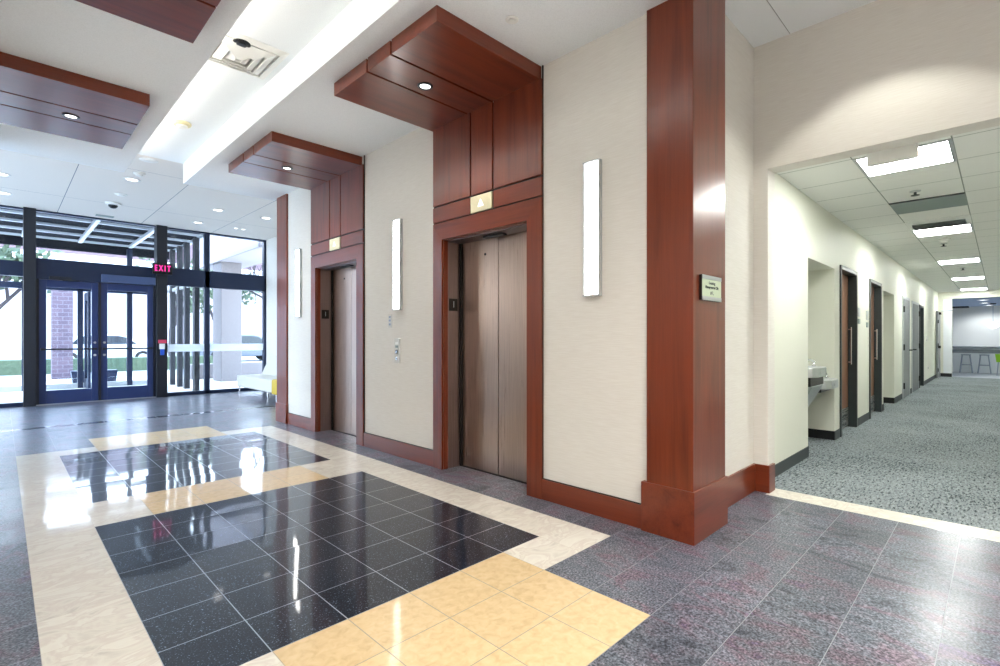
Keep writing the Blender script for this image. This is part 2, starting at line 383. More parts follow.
struct(MB().box(-1.57, -1.42, -4.5, 7.6, 0, ZC, 'fabric_wall').box(-1.57, -1.42, 12.35, 12.6, 0, ZC, 'fabric_wall').build('wall_west_recess'))
struct(B(-1.57, 4.28, -4.65, -4.5, 0, ZC, 'fabric_wall').build('wall_south'))

# ceiling and soffits
c = MB().box(-1.57, 4.45, 7.78, 12.62, ZC, ZC + .1, 'ceiling_far').box(-1.57, 4.28, 1.15, 7.78, ZC, ZC + .1, 'ceiling_white').box(-1.57, 4.28, -4.65, 1.145, ZC, ZC + .1, 'ceiling_white')
c.box(-1.57, 4.28, 1.145, 1.15, ZC + .004, ZC + .1, 'reveal_grey')
struct(c.build('ceiling'))
s = MB().box(1.66, 2.80, 1.28, 7.78, ZS, ZC, 'ceiling_white')
struct(s.build('ceiling_soffit_east'))
s = MB().box(-.12, 1.045, 1.28, 7.78, ZS, ZS + .02, 'ceiling_white').box(1.025, 1.045, 1.28, 7.78, ZS + .02, ZS + .07, 'ceiling_white')
s.box(-.12, .80, 1.28, 7.78, ZS + .02, ZC, 'ceiling_white').box(.80, 1.045, 7.76, 7.78, ZS + .02, ZC, 'ceiling_white')
struct(s.build('ceiling_soffit_west'))
t = thing('cove_light', 'linear cove lamp lying on the ledge of the ceiling recess', 'cove light', (.9, 4.5, ZS + .02))
B(.86, .94, 1.5, 7.6, ZS + .02, ZS + .05, 'white_plastic').build('housing', t)
B(.875, .925, 1.52, 7.58, ZS + .05, ZS + .062, 'cove_glow').build('diffuser', t)

# baseboards: cherry wood
bb = lambda x0, x1, y0, y1, z, m: struct(B(x0, x1, y0, y1, 0, z, m).build('baseboard_east', bevel=.002))
for y0, y1 in ((1.625, 2.467), (3.815, 5.113), (6.458, 7.24)):
    bb(2.782, 2.80, y0, y1, .150, 'wood_y')
tr = MB()
for y0, y1 in ((1.625, 2.467), (3.815, 5.113), (6.458, 7.24)): tr.box(2.790, 2.80, y0, y1, .150, .156, 'reveal')
for y in (2.467, 3.815, 5.113, 6.458): tr.box(2.790, 2.80, y - .003, y + .004, .15, ZS, 'reveal')
struct(tr.build('trim_1'))
b = MB().box(3.255, 4.102, 1.392, 1.41, 0, .212, 'wood_x').box(4.102, 4.120, 1.290, 1.41, 0, .212, 'wood_y').box(4.120, 4.235, 1.287, 1.305, 0, .212, 'wood_x').box(4.102, 4.12, 1.287, 1.29, 0, .212, 'wood_x')
struct(b.build('baseboard_north', bevel=.002))
struct(B(-.12, -.102, 1.41, 7.5, 0, .15, 'wood_y').build('baseboard_west'))

# wood columns
def column(name, y0, y1, x1, zb, ztop, label):
    t = thing(name, label, 'column', ((2.775 + x1) / 2, (y0 + y1) / 2, 0))
    B(2.775, x1, y0, y1, zb - .01, ztop, 'wood_z').build('shaft', t, .004)
    B(2.762, x1 + .012, y0 - .012, 1.622 if y0 < 2 else y1 + .012, 0, zb, 'wood_x' if name == 'wood_column' else 'wood_x').build('plinth', t, .003)
    return t
column('wood_column', 1.287, 1.590, 3.245, .307, ZC, 'tall cherry wood column with thick plinth at the corner before the carpeted corridor')
column('wood_column', 7.26, 7.615, 3.245, .27, ZC, 'distant wood column beyond the far elevator, reflecting bluish daylight')

# ------------------------------------------------------------------ elevators
def elevator(y, label, label2, label3, seam):
    """y: centre of the 280 mm indicator strip"""
    a0, a1 = y - .671, y + .677            # outer edges of the casing
    o0, o1 = y - .520, y + .545            # opening
    t = thing('elevator_casing', label2, 'elevator surround', (2.79, y, 0), 'wood elevator surrounds')
    f0, f1 = 2.778, 2.80
    m = MB()   # frame: two stiles and a head, mitred
    m.prism([(a0, 0), (o0, 0), (o0, 2.10), (a0, 2.255)], 0, f0, f1, 'wood_z')
    m.prism([(o1, 0), (a1, 0), (a1, 2.255), (o1, 2.10)], 0, f0, f1, 'wood_z')
    m.prism([(o0, 2.10), (o1, 2.10), (a1, 2.255), (a0, 2.255)], 0, f0, f1, 'wood_y')
    m.box(f1, 2.845, o0 - .0, o0 + .006, 0, 2.10, 'wood_z').box(f1, 2.845, o1 - .006, o1, 0, 2.10, 'wood_z').box(f1, 2.845, o0, o1, 2.094, 2.10, 'wood_y')
    m.build('frame', t, .0015)
    B(2.792, 2.799, a0, a1, 2.25, 3.135, 'reveal').build('backing', t)
    g = .008
    for p0, p1 in ((a0, y - .14 - g), (y - .14 + g, y + .14 - g), (y + .14 + g, a1)):
        B(f0, 2.792, p0, p1, 2.412 + g, 3.137, 'wood_z').build('upper_panel', t, .0015)
    for p0, p1 in ((a0, y - .14 - g), (y + .14 + g, a1)):
        B(f0, 2.792, p0, p1, 2.258 + g, 2.412 - g, 'wood_y').build('rail_panel', t, .0015)
    l = thing('direction_lantern', label3, 'elevator lantern', (2.775, y, 2.335), 'elevator arrow lanterns')
    B(2.772, 2.790, y - .14 + g, y + .14 - g, 2.258 + g, 2.412 - g, 'brass_plate').build('plate', l, .002)
    MB().prism([(y - .036, 2.306), (y + .036, 2.306), (y, 2.368)], 0, 2.766, 2.772, 'arrow_glow').build('up_arrow', l, .001)
    e = thing('elevator', label, 'elevator', (3.0, y, 0), 'elevators')
    j = MB().box(2.845, 3.02, o1 - .003, o1 + .02, 0, 2.10, 'jamb_steel').box(2.845, 3.02, o0 - .02, o0 + .003, 0, 2.10, 'jamb_steel').box(2.845, 3.02, o0, o1, 2.088, 2.10, 'jamb_steel')
    j.build('jamb', e)
    B(2.985, 3.004, o1 - .03, o1 - .003, 0, 2.088, 'reveal').build('door_shadow_gap', e)
    B(3.006, 3.026, o0 - .02, seam - .0035, .006, 2.088, 'bronze_steel').build('door_leaf', e, .003)
    B(3.006, 3.026, seam + .0035, o1 - .004, .006, 2.088, 'bronze_steel').build('door_leaf', e, .003)
    B(2.99, 3.10, o0 - .02, o1, -.004, .006, 'reveal').build('sill', e)
    MB().cyl((3.0, seam + .17, 1.955), (3.007, seam + .17, 1.955), .011, .011, 'black_plastic').build('key_hole', e)
    s = MB()
    for q_ in (-.1, 0, .1): s.cyl((2.93, y + q_ * .9, 2.070), (2.93, y + q_ * .9, 2.088), .02, .02, 'aluminium', 12)
    B(2.90, 2.96, y - .12, y + .12, 2.072, 2.088, 'black_plastic').build('head_sensor', e, .003)
    n = thing('floor_number_plate', 'black floor number plate on the jamb of the ' + ('near' if y < 4 else 'far') + ' elevator', 'number plate', (2.90, o1 - .004, 1.51), 'elevator floor plates')
    B(2.862, 2.955, o1 - .012, o1 - .003, 1.455, 1.568, 'black_plastic').build('plate', n, .002)
    text('numeral', '1', .085, (2.908, o1 - .0125, 1.512), (PI / 2, 0, 0), 'print_pale', n, .0012)
    return e
elevator(3.138, 'nearest elevator with closed bronze doors, its seam left of the wall sconce by the column', 'cherry wood surround of the nearest elevator, with three tall panels above', 'brass up arrow lantern above the nearest elevator', 3.172)
elevator(5.790, 'farther elevator with closed doors catching bluish daylight', 'purplish cherry wood surround of the farther elevator', 'brass up arrow lantern above the farther elevator', 5.83)

# canopies (dropped wood ceiling panels)
def canopy(x0, x1, y0, y1, label, reveal_side):
    t = thing('wood_canopy', label, 'wood ceiling canopy', ((x0 + x1) / 2, (y0 + y1) / 2, 3.137), 'dropped wood canopies')
    g = .010; yc = (y0 + y1) / 2
    B(x0 + .012, x1 - .004, y0 + .012, y1 - .012, 3.185, ZS - .002, 'reveal').build('core', t)
    for a, b in ((y0, yc - .16 - g), (yc - .16 + g, yc + .16 - g), (yc + .16 + g, y1)):
        B(x0, x1, a, b, 3.137, ZS, 'wood_x').build('soffit_panel', t, .0015)
    return t
canopy(1.838, 2.798, 2.485, 3.845, 'reddish wood canopy hanging over the nearest elevator', 0)
canopy(1.838, 2.798, 5.17, 6.52, 'bluish wood canopy hanging over the farther elevator', 0)
canopy(-.10, .858, 5.13, 6.50, 'blue-purple wood canopy across the lobby, on the side away from the elevators', 1)
canopy(-.10, .872, 2.485, 3.835, 'dark red wood canopy cut by the top of the picture', 1)
def downlight(x, y, z, label, r=.052, group='recessed downlights', trim='aluminium', glow='lamp_white', cat='ceiling light', name='recessed_downlight'):
    t = thing(name, label, cat, (x, y, z), group)
    MB().lathe((x, y, z), [(r * 1.35, 0), (r * 1.35, -.006), (r * 1.0, -.009), (r * .92, -.003)], trim).build('trim_ring', t)
    MB().lathe((x, y, z), [(r * .90, -.0045), (r * .5, -.0085), (.002, -.010)], glow, cap=False).build('lens', t)
    return t
def spot(x, y, z, w_, size=2.4, blend=.6, col=(1, .95, .86), r=.05, rot=(0, 0, 0)):
    ld = bpy.data.lights.new('lamp', 'SPOT'); ld.energy = w_; ld.spot_size = size; ld.spot_blend = blend; ld.color = col; ld.shadow_soft_size = r
    o = bpy.data.objects.new('lamp', ld); COL.objects.link(o); o.location = (x, y, z); o.rotation_euler = rot; return o
for x, y, lb in ((2.249, 3.188, 'small round downlight glowing in the canopy over the nearest elevator'), (2.248, 5.86, 'small round downlight glowing in the canopy over the farther elevator'),
                 (.421, 5.85, 'small round downlight glowing in the blue-purple canopy'), (.42, 3.16, 'small round downlight in the canopy cut by the picture top')):
    downlight(x, y, 3.137, lb, r=.044, trim='black_plastic', group='canopy downlights'); spot(x, y, 3.12, 22, 2.0)
far = [(1.311, 9.088, 'bright round downlight, the one near the end of the ceiling recess'), (2.688, 10.134, 'round downlight on the entrance ceiling, left of the far column'), (2.704, 11.515, 'round downlight nearest the glass, above the exit side'),
       (3.501, 10.144, 'round downlight just beside the far column top'), (0.0, 10.109, 'round downlight at the left picture edge, upper one'), (.03, 11.4, 'round downlight at the left picture edge, closest to the glass')]
for x, y, lb in far: downlight(x, y, ZC, lb, .075, 'entrance downlights', 'white_plastic')
for dx in (-.06, .08): downlight(3.45 + dx, 11.53, ZC, 'small twin ceiling lamp near the glass corner, ' + ('outer' if dx < 0 else 'inner') + ' one', .035, 'twin ceiling lamps', 'white_plastic')
# near lobby, behind and beside the camera: added for light, bar the inferred wall washer
for x, y in ((.2, -.6), (1.9, -.6), (3.51, .53), (.2, -2.6), (1.9, -2.6)):
    downlight(x, y, ZC, 'unseen round downlight in the ceiling before the corridor opening', .075, 'near lobby downlights', 'white_plastic')

# wall sconces
def sconce(y, label):
    t = thing('wall_sconce', label, 'wall light', (2.80, y, 1.945), 'vertical wall sconces')
    m = MB().box(2.766, 2.80, y - .068, y - .056, 1.497, 2.393, 'aluminium').box(2.766, 2.80, y + .056, y + .068, 1.497, 2.393, 'aluminium')
    m.box(2.760, 2.80, y - .068, y + .068, 1.485, 1.497, 'aluminium').box(2.760, 2.80, y - .068, y + .068, 2.393, 2.405, 'aluminium').box(2.79, 2.80, y - .056, y + .056, 1.497, 2.393, 'aluminium')
    m.build('housing', t, .001)
    ar = [(2.79, y - .056)] + [(2.775 - .019 * math.sin(a), y - .056 * math.cos(a)) for a in [PI * i / 8 for i in range(9)]] + [(2.79, y + .056)]
    MB().prism(ar, 2, 1.498, 2.392, 'sconce_glow').build('diffuser', t)
    return t
sconce(2.006, 'tall glowing wall sconce between the nearest elevator and the wood column')
sconce(4.422, 'tall glowing wall sconce between the two elevators')
sconce(6.866, 'tall glowing wall sconce beyond the farther elevator')

def added_sconce(y, label):  # out of view, added to brighten the walls and soffits
    t = thing('wall_sconce', label, 'wall light', (-.12, y, 1.945), 'added wall sconces of the opposite wall')
    m = MB().box(-.12, -.086, y - .068, y - .056, 1.497, 2.393, 'aluminium').box(-.12, -.086, y + .056, y + .068, 1.497, 2.393, 'aluminium')
    m.box(-.12, -.08, y - .068, y + .068, 1.485, 1.497, 'aluminium').box(-.12, -.08, y - .068, y + .068, 2.393, 2.405, 'aluminium').box(-.12, -.11, y - .056, y + .056, 1.497, 2.393, 'aluminium')
    m.build('housing', t, .001)
    MB().prism([(-.11, y - .056)] + [(-.095 + .019 * math.sin(a), y - .056 * math.cos(a)) for a in [PI * i / 8 for i in range(9)]] + [(-.11, y + .056)], 2, 1.498, 2.392, 'sconce_glow').build('diffuser', t)
for y, w_ in ((2.006, 'closest to the carpeted corridor'), (4.422, 'in the middle'), (6.866, 'closest to the glass entrance')): added_sconce(y, 'added unseen glowing sconce on the wall facing the elevators, ' + w_)

# call station and small plate between the elevators
t = thing('call_button_panel', 'pale elevator call button panel on the wall between the elevators', 'call panel', (2.795, 4.45, 1.07))
B(2.792, 2.80, 4.40, 4.50, .95, 1.20, 'call_plate').build('plate', t, .002)
for z, m_ in ((1.15, 'white_plastic'), (1.115, 'grey_panel')): B(2.788, 2.792, 4.425, 4.475, z - .012, z + .012, m_).build('instruction_label', t)
for z in (1.063,): MB().cyl((2.786, 4.45, z), (2.792, 4.45, z), .022, .022, 'black_plastic').cyl((2.783, 4.45, z), (2.786, 4.45, z), .013, .013, 'chrome').build('up_button', t)
MB().cyl((2.787, 4.45, .995), (2.792, 4.45, .995), .014, .014, 'chrome').build('key_switch', t)
t = thing('fire_notice_plate', 'small pale key plate above the call button panel', 'wall plate', (2.795, 4.585, 1.38))
B(2.793, 2.80, 4.55, 4.62, 1.31, 1.45, 'call_plate').build('plate', t, .002)
for z in (1.42, 1.385, 1.345): B(2.790, 2.793, 4.57, 4.60, z - .010, z + .010, 'steel_blue').build('symbol', t)

# plaque on the column
t = thing('office_plaque', 'pale green room plaque on the side of the wood column', 'sign', (2.99, 1.285, 1.5))
B(2.853, 3.13, 1.270, 1.287, 1.428, 1.578, 'black_plastic').build('backing', t)
B(2.857, 3.13, 1.266, 1.270, 1.555, 1.578, 'aluminium').build('top_rail', t)
B(2.857, 3.13, 1.266, 1.270, 1.428, 1.451, 'aluminium').build('bottom_rail', t)
B(2.857, 3.13, 1.268, 1.270, 1.451, 1.555, 'sign_green').build('insert', t)
text('lettering', 'Leasing', .024, (2.993, 1.2675, 1.534), RY, 'print_dark', t, .0004, sx=1.3, bold=.0005)
text('lettering', 'Management Ofc', .024, (2.993, 1.2675, 1.508), RY, 'print_dark', t, .0004, sx=1.15, bold=.0008)
text('lettering', '#1,', .03, (2.993, 1.2675, 1.475), RY, 'print_dark', t, .0004, sx=1.3)

# ceiling fittings
t = thing('air_diffuser', 'white square air diffuser in the bright ceiling recess', 'air vent', (1.32, 4.44, ZC))
m = MB()
for h, z in ((.29, 0), (.215, -.022), (.145, -.034), (.075, -.040)):
    i = h - .055; zz = ZC + z
    vs = [(1.32 + a * r, 4.44 + b * r, zz + dz) for r, dz in ((h, -.004 if h == .29 else .012), (i, -.018), (i + .004, -.022), (h + .003, -.001 if h == .29 else .004)) for a, b in ((-1, -1), (1, -1), (1, 1), (-1, 1))]
    m.add(vs, [(k * 4 + e, k * 4 + (e + 1) % 4, ((k + 1) % 4) * 4 + (e + 1) % 4, ((k + 1) % 4) * 4 + e) for k in range(4) for e in range(4)], 'white_plastic')
m.build('cone', t)
B(1.27, 1.37, 4.39, 4.49, ZC - .05, ZC - .045, 'white_plastic').build('core_plate', t)
B(1.05, 1.59, 4.17, 4.71, ZC - .004, ZC, 'white_paint').build('throat', t)
def disc(name, x, y, z, r, h, mat, label, cat, group=None, mat2=None):
    t = thing(name, label, cat, (x, y, z), group)
    MB().lathe((x, y, z), [(r, 0), (r, -h * .35), (r * .86, -h * .55), (r * .6, -h * .6)], mat).build('base', t)
    MB().lathe((x, y, z), [(r * .62, -h * .5), (r * .58, -h * .95), (r * .3, -h)], mat2 or mat).build('head', t)
    return t
disc('smoke_detector', 1.336, 6.317, ZC, .085, .05, 'ivory_plastic', 'yellowed smoke detector in the bright ceiling recess', 'smoke detector', mat2='white_plastic')
disc('smoke_detector', 1.33, 8.66, ZC, .07, .045, 'white_plastic', 'white smoke detector beside the downlight at the recess end', 'smoke detector')
disc('ceiling_sensor', 1.285, 4.235, ZC - .02, .062, .016, 'black_plastic', 'small dark ceiling sensor at the edge of the air diffuser', 'ceiling sensor', mat2='black_plastic')
disc('sprinkler', 2.256, 2.254, ZS, .042, .012, 'white_plastic', 'flat white sprinkler cap on the soffit beside the nearest canopy', 'sprinkler')
disc('ceiling_speaker', 1.32, 7.95, ZC, .10, .012, 'white_plastic', 'flat pale ceiling disc right where the bright recess ends', 'ceiling speaker')
disc('ceiling_speaker', 1.322, 10.13, ZC, .08, .03, 'white_plastic', 'pale ceiling disc above the black dome camera', 'ceiling speaker')
t = thing('dome_camera', 'black dome security camera in white ring on entrance ceiling', 'security camera', (1.316, 10.9, ZC))
MB().lathe((1.316, 10.9, ZC), [(.11, 0), (.105, -.02), (.07, -.04)], 'white_plastic').build('ring', t)
MB().lathe((1.316, 10.9, ZC), [(.068, -.036), (.06, -.065), (.035, -.088), (.003, -.096)], 'black_plastic').build('dome', t)
t = tag(B(1.22, 1.48, 12.1, 12.24, ZC - .008, ZC, 'grey_panel').build('ceiling_access_plate', loc=(1.35, 12.17, ZC)), 'small pale rectangular plate on the ceiling edge above the entrance doors', 'ceiling plate')

# ------------------------------------------------------------------ glazed entrance, plane Y = 12.5
YG = 12.5
def win(name, frames, panes, mat='entry_frame', depth=(12.44, 12.56), hp=None):
    e = bpy.data.objects.new(name, None); COL.objects.link(e); e.location = (frames[0][0], YG, frames[0][2]); struct(e)
    m = MB()
    for x0, x1, z0, z1 in frames: m.box(x0, x1, depth[0], depth[1], z0, z1, mat)
    struct(m.build('window_frame', e, .004))
    for x0, x1, z0, z1 in panes: struct(B(x0, x1, YG - .004, YG + .004, z0, z1, 'pane_glass').build('window_pane', e))
    return e
win('window_1', [(-1.42, .27, 0, .07), (-1.42, .27, 2.295, 2.555), (-1.42, .27, 3.47, 3.5), (-1.42, -1.38, 0, 3.5), (-.60, -.54, 0, 3.5)],
    [(-1.38, -.60, .07, 2.295), (-.54, .27, .07, 2.295), (-1.38, -.60, 2.555, 3.47), (-.54, .27, 2.555, 3.47)])
win('window_2', [(.43, 2.18, 2.265, 2.64), (.43, 2.18, 3.47, 3.5)], [(.43, 2.18, 2.64, 3.47)])
win('window_3', [(2.36, 4.30, 0, .07), (2.36, 4.30, 2.30, 2.665), (2.36, 4.30, 3.47, 3.5), (3.05, 3.145, 0, 3.5), (4.25, 4.30, 0, 3.5)],
    [(2.36, 3.05, .07, 2.30), (3.145, 4.25, .07, 2.30), (2.36, 3.05, 2.665, 3.47), (3.145, 4.25, 2.665, 3.47)])
f = struct(B(2.36, 4.25, YG - .008, YG - .004, .92, 1.075, 'frost').build('trim_2'))
e5 = bpy.data.objects.new('added_window', None); COL.objects.link(e5); e5.location = (-1.5, 10, 0); struct(e5)  # unseen side window, added for daylight and the sheen on the wood
m = MB()
for y in (7.6, 9.16, 10.72, 12.27): m.box(-1.54, -1.46, y, y + .08, 0, ZC, 'entry_frame')
for z in (0, 2.30, 3.42): m.box(-1.54, -1.46, 7.68, 12.27, z, z + .08, 'entry_frame')
struct(m.build('window_frame', e5, .004))
struct(B(-1.504, -1.496, 7.65, 12.3, .05, 3.45, 'pane_glass').build('window_pane', e5))
struct(B(-60, -1.6, 12.58, -4.66, -.2, -.06, 'concrete').build('ground_west'))
for x0, x1 in ((.27, .43), (2.18, 2.36)):
    struct(B(x0, x1, 12.34, 12.60, 0, 3.5, 'entry_dark').build('trim_3', bevel=.004))
def entry_door(name, x0, x1, hinge_left):
    e = bpy.data.objects.new(name, None); COL.objects.link(e); e.location = (x0, YG, 0); struct(e)
    m = MB().box(x0, x0 + .095, 12.46, 12.52, .012, 2.262, 'door_blue').box(x1 - .095, x1, 12.46, 12.52, .012, 2.262, 'door_blue')
    m.box(x0 + .095, x1 - .095, 12.46, 12.52, .012, .25, 'door_blue').box(x0 + .095, x1 - .095, 12.46, 12.52, 2.13, 2.262, 'door_blue')
    struct(m.build('door_frame', e, .004))
    struct(B(x0 + .095, x1 - .095, 12.488, 12.494, .25, 2.13, 'pane_glass').build('door_glass', e))
    h = MB().box(x0 + .02, x1 - .02, 12.385, 12.41, .985, 1.015, 'entry_dark').box(x0 + .02, x0 + .06, 12.41, 12.46, .98, 1.02, 'entry_dark').box(x1 - .06, x1 - .02, 12.41, 12.46, .98, 1.02, 'entry_dark')
    struct(h.build('push_bar', e, .003))
    hx = x1 - .05 if hinge_left else x0 + .05
    struct(MB().cyl((hx, 12.45, .88), (hx, 12.46, .88), .022, .022, 'aluminium').cyl((hx, 12.45, 1.12), (hx, 12.46, 1.12), .02, .02, 'aluminium').build('door_lock', e))
entry_door('door_1', .47, 1.285, True)
entry_door('door_2', 1.325, 2.14, False)
struct(MB().box(.43, .47, 12.44, 12.56, 0, 2.265, 'entry_dark').box(1.285, 1.325, 12.44, 12.56, 0, 2.265, 'entry_dark').box(2.14, 2.18, 12.44, 12.56, 0, 2.265, 'entry_dark').build('trim_4'))
struct(B(.43, 2.18, 12.40, 12.60, 0, .012, 'aluminium').build('trim_5'))
tag(B(1.325, 2.16, 12.33, 12.44, 2.27, 2.42, 'operator_grey').build('door_operator', bevel=.004, loc=(1.7, 12.4, 2.34)), 'long grey-blue operator box above the right entrance door', 'door operator')
t = thing('door_closer', 'slim dark closer with arm above the left entrance door', 'door closer', (.7, 12.42, 2.27))
B(.60, .90, 12.38, 12.44, 2.265, 2.325, 'entry_dark').build('body', t, .004)
MB().cyl((.78, 12.39, 2.26), (1.0, 12.30, 2.255), .010, .010, 'entry_dark', 8).cyl((1.0, 12.30, 2.255), (.86, 12.45, 2.26), .010, .010, 'entry_dark', 8).build('arm', t)
# exit sign
t = thing('exit_sign', 'lit magenta-red EXIT sign on the dark post beside the doors', 'exit sign', (2.27, 12.3, 2.61))
B(2.10, 2.43, 12.27, 12.33, 2.50, 2.72, 'black_plastic').build('housing', t, .004)
text('lettering', 'E X I T', .165, (2.265, 12.268, 2.612), RY, 'exit_glow', t, .002, sx=.56, bold=.004)
t = thing('door_release_button', 'red and blue notice and release button on the post by the right door', 'release button', (2.27, 12.33, 1.03))
B(2.20, 2.34, 12.325, 12.34, 1.10, 1.17, 'paper_red').build('notice', t)
B(2.22, 2.31, 12.31, 12.34, .98, 1.09, 'white_plastic').build('plate', t, .003)
B(2.235, 2.30, 12.30, 12.34, .86, .98, 'blue_plastic').build('button_box', t, .004)

# loveseat by the glass
t = thing('loveseat', 'white low loveseat with a yellow end and chrome legs by the glass', 'loveseat', (3.85, 10.75, 0))
def cushion(x0, x1, y0, y1, z0, z1, mat, name, parent, bev=.03): return B(x0, x1, y0, y1, z0, z1, mat).build(name, parent, bev, 4)
cushion(3.50, 4.14, 9.88, 11.86, .17, .41, 'cushion_white', 'seat', t)
m = MB().prism([(3.98, .40), (4.14, .36), (4.25, .80), (4.17, .82)], 1, 9.90, 11.84, 'cushion_white')
m.build('backrest', t, .025, 3)
cushion(3.50, 4.16, 9.62, 9.88, .15, .43, 'cushion_yellow', 'end_panel', t)
for x, y in ((3.54, 9.72), (4.1, 9.72), (3.54, 11.80), (4.1, 11.80), (3.75, 10.75)):
    MB().cyl((x, y, 0), (x, y, .17), .012, .016, 'chrome', 12).build('leg', t)

# ------------------------------------------------------------------ corridor
YW = 1.41
w = MB()
openings = [(5.665, 6.788, 2.02), (7.06, 8.0, 2.075), (8.95, 9.93, 2.07), (10.2, 11.36, 2.0), (12.4, 13.45, 2.03), (13.87, 15.07, 2.01), (15.27, 16.14, 1.99)]
x = 4.28
for a, b_, h in openings:
    w.box(x, a, YW, YW + .15, 0, 2.64, 'corridor_paint'); w.box(a, b_, YW, YW + .15, h, 2.64, 'corridor_paint'); x = b_
w.box(x, 20.4, YW, YW + .15, 0, 2.64, 'corridor_paint')
struct(w.build('wall_corridor_left'))
for i, (a, b_, h, d) in enumerate(((5.665, 6.788, 2.02, 1.95), (10.2, 11.36, 2.0, 2.1))):
    w = MB().box(a - .1, a, YW + .15, d, 0, h + .1, 'corridor_paint').box(b_, b_ + .1, YW + .15, d, 0, h + .1, 'corridor_paint').box(a - .1, b_ + .1, d, d + .1, 0, h + .1, 'corridor_paint').box(a, b_, YW + .15, d, h, h + .1, 'corridor_paint')
    struct(w.build('wall_alcove'))
    b2 = MB().box(a, a + .008, YW, d, 0, .105, 'black_base').box(b_ - .008, b_, YW, d, 0, .105, 'black_base').box(a, b_, d - .008, d, 0, .105, 'black_base')
    struct(b2.build('baseboard_alcove'))
xs = [(4.28, 5.665), (6.788, 7.04), (8.02, 8.93), (9.95, 10.2), (11.36, 12.38), (13.47, 13.85), (15.09, 15.25), (16.16, 20.4)]
m = MB()
for a, b_ in xs: m.box(a, b_, YW - .008, YW, 0, .105, 'rubber_base')
struct(m.build('baseboard_corridor'))
struct(B(4.28, 20.4, -1.12, -.97, 0, 2.64, 'corridor_paint').build('wall_corridor_right'))
struct(B(4.28, 20.55, -1.12, 1.60, 2.64, 2.72, 'ceiling_corridor').build('ceiling_corridor'))
# end wall with the opening to the break room
struct(MB().box(20.4, 20.55, 1.077, 2.0, 0, 2.64, 'corridor_paint').box(20.4, 20.55, -1.12, 1.077, 2.43, 2.64, 'corridor_paint').build('wall_corridor_end'))
struct(B(20.392, 20.4, 1.08, 1.41, 0, .11, 'black_base').build('baseboard_corridor_end'))
tag(B(20.385, 20.4, 1.08, 1.285, .11, 2.42, 'panel_gloss').build('wall_panel', loc=(20.39, 1.2, .1)), 'narrow pale glossy panel beside the break room opening', 'wall panel')

def corridor_door(n, a, b_, h, leafmat, recess, frame_mat, kick=True, hinge=False):
    e = bpy.data.objects.new('door_%d' % n, None); COL.objects.link(e); e.location = (a, YW, 0); struct(e)
    f0 = YW - .018
    m = MB().box(a - .015, a + .035, f0, YW + .15, 0, h + .02, frame_mat).box(b_ - .035, b_ + .015, f0, YW + .15, 0, h + .02, frame_mat).box(a + .035, b_ - .035, f0, YW + .15, h - .03, h + .02, frame_mat)
    struct(m.build('door_frame', e, .003))
    y = YW + recess
    struct(B(a + .038, b_ - .038, y, y + .045, .01, h - .033, leafmat).build('door_leaf', e, .002))
    if kick:
        struct(B(a + .05, b_ - .05, y - .004, y, .02, .27, 'stainless').build('kick_plate', e))
        struct(MB().cyl((b_ - .11, y - .05, .85), (b_ - .11, y - .05, 1.35), .008, .008, 'chrome', 10).cyl((b_ - .11, y - .05, .88), (b_ - .11, y, .88), .009, .009, 'chrome', 8).cyl((b_ - .11, y - .05, 1.32), (b_ - .11, y, 1.32), .009, .009, 'chrome', 8).build('door_handle', e))
    if hinge:
        hx = a + .03 if hinge == 1 else b_ - .03
        for z in (.25, 1.02, 1.78): struct(MB().cyl((hx, f0 - .012, z - .06), (hx, f0 - .012, z + .06), .014, .014, 'black_plastic', 10).build('hinge', e))
        kx = b_ - .09 if hinge == 1 else a + .09
        struct(MB().cyl((kx, y, .95), (kx, y - .055, .95), .012, .012, 'black_plastic', 10).box(kx - (.0 if hinge == 1 else .0), kx + (-.12 if hinge == 1 else .12), y - .065, y - .05, .94, .965, 'black_plastic').build('door_handle', e))
    return e
corridor_door(3, 7.06, 8.0, 2.075, 'door_wood', .085, 'dark_frame')
corridor_door(4, 8.95, 9.93, 2.07, 'door_wood', .085, 'dark_frame')
corridor_door(5, 12.4, 13.45, 2.03, 'grey_door', -.012, 'aluminium', False, 1)
corridor_door(6, 13.87, 15.07, 2.01, 'grey_door', -.012, 'aluminium', False, 2)
corridor_door(7, 15.27, 16.14, 1.99, 'dark_frame', .08, 'dark_frame', False)
# open door near the corridor's end, seen edge on, with its closer arm
e = bpy.data.objects.new('door_8', None); COL.objects.link(e); e.location = (19.4, 1.39, 0); struct(e)
struct(B(19.4, 20.3, 1.345, 1.39, .01, 2.02, 'grey_door').build('door_leaf', e, .003))
for z in (.25, 1.0, 1.7): struct(B(19.38, 19.41, 1.325, 1.345, z - .05, z + .05, 'black_plastic').build('hinge', e))
struct(B(19.45, 19.5, 1.28, 1.345, .9, .98, 'black_plastic').build('door_handle', e))
struct(MB().box(19.7, 19.9, 1.29, 1.345, 1.92, 1.99, 'black_plastic').cyl((19.8, 1.30, 2.03), (20.3, 1.05, 2.06), .012, .012, 'steel_blue', 8).build('closer_arm', e))

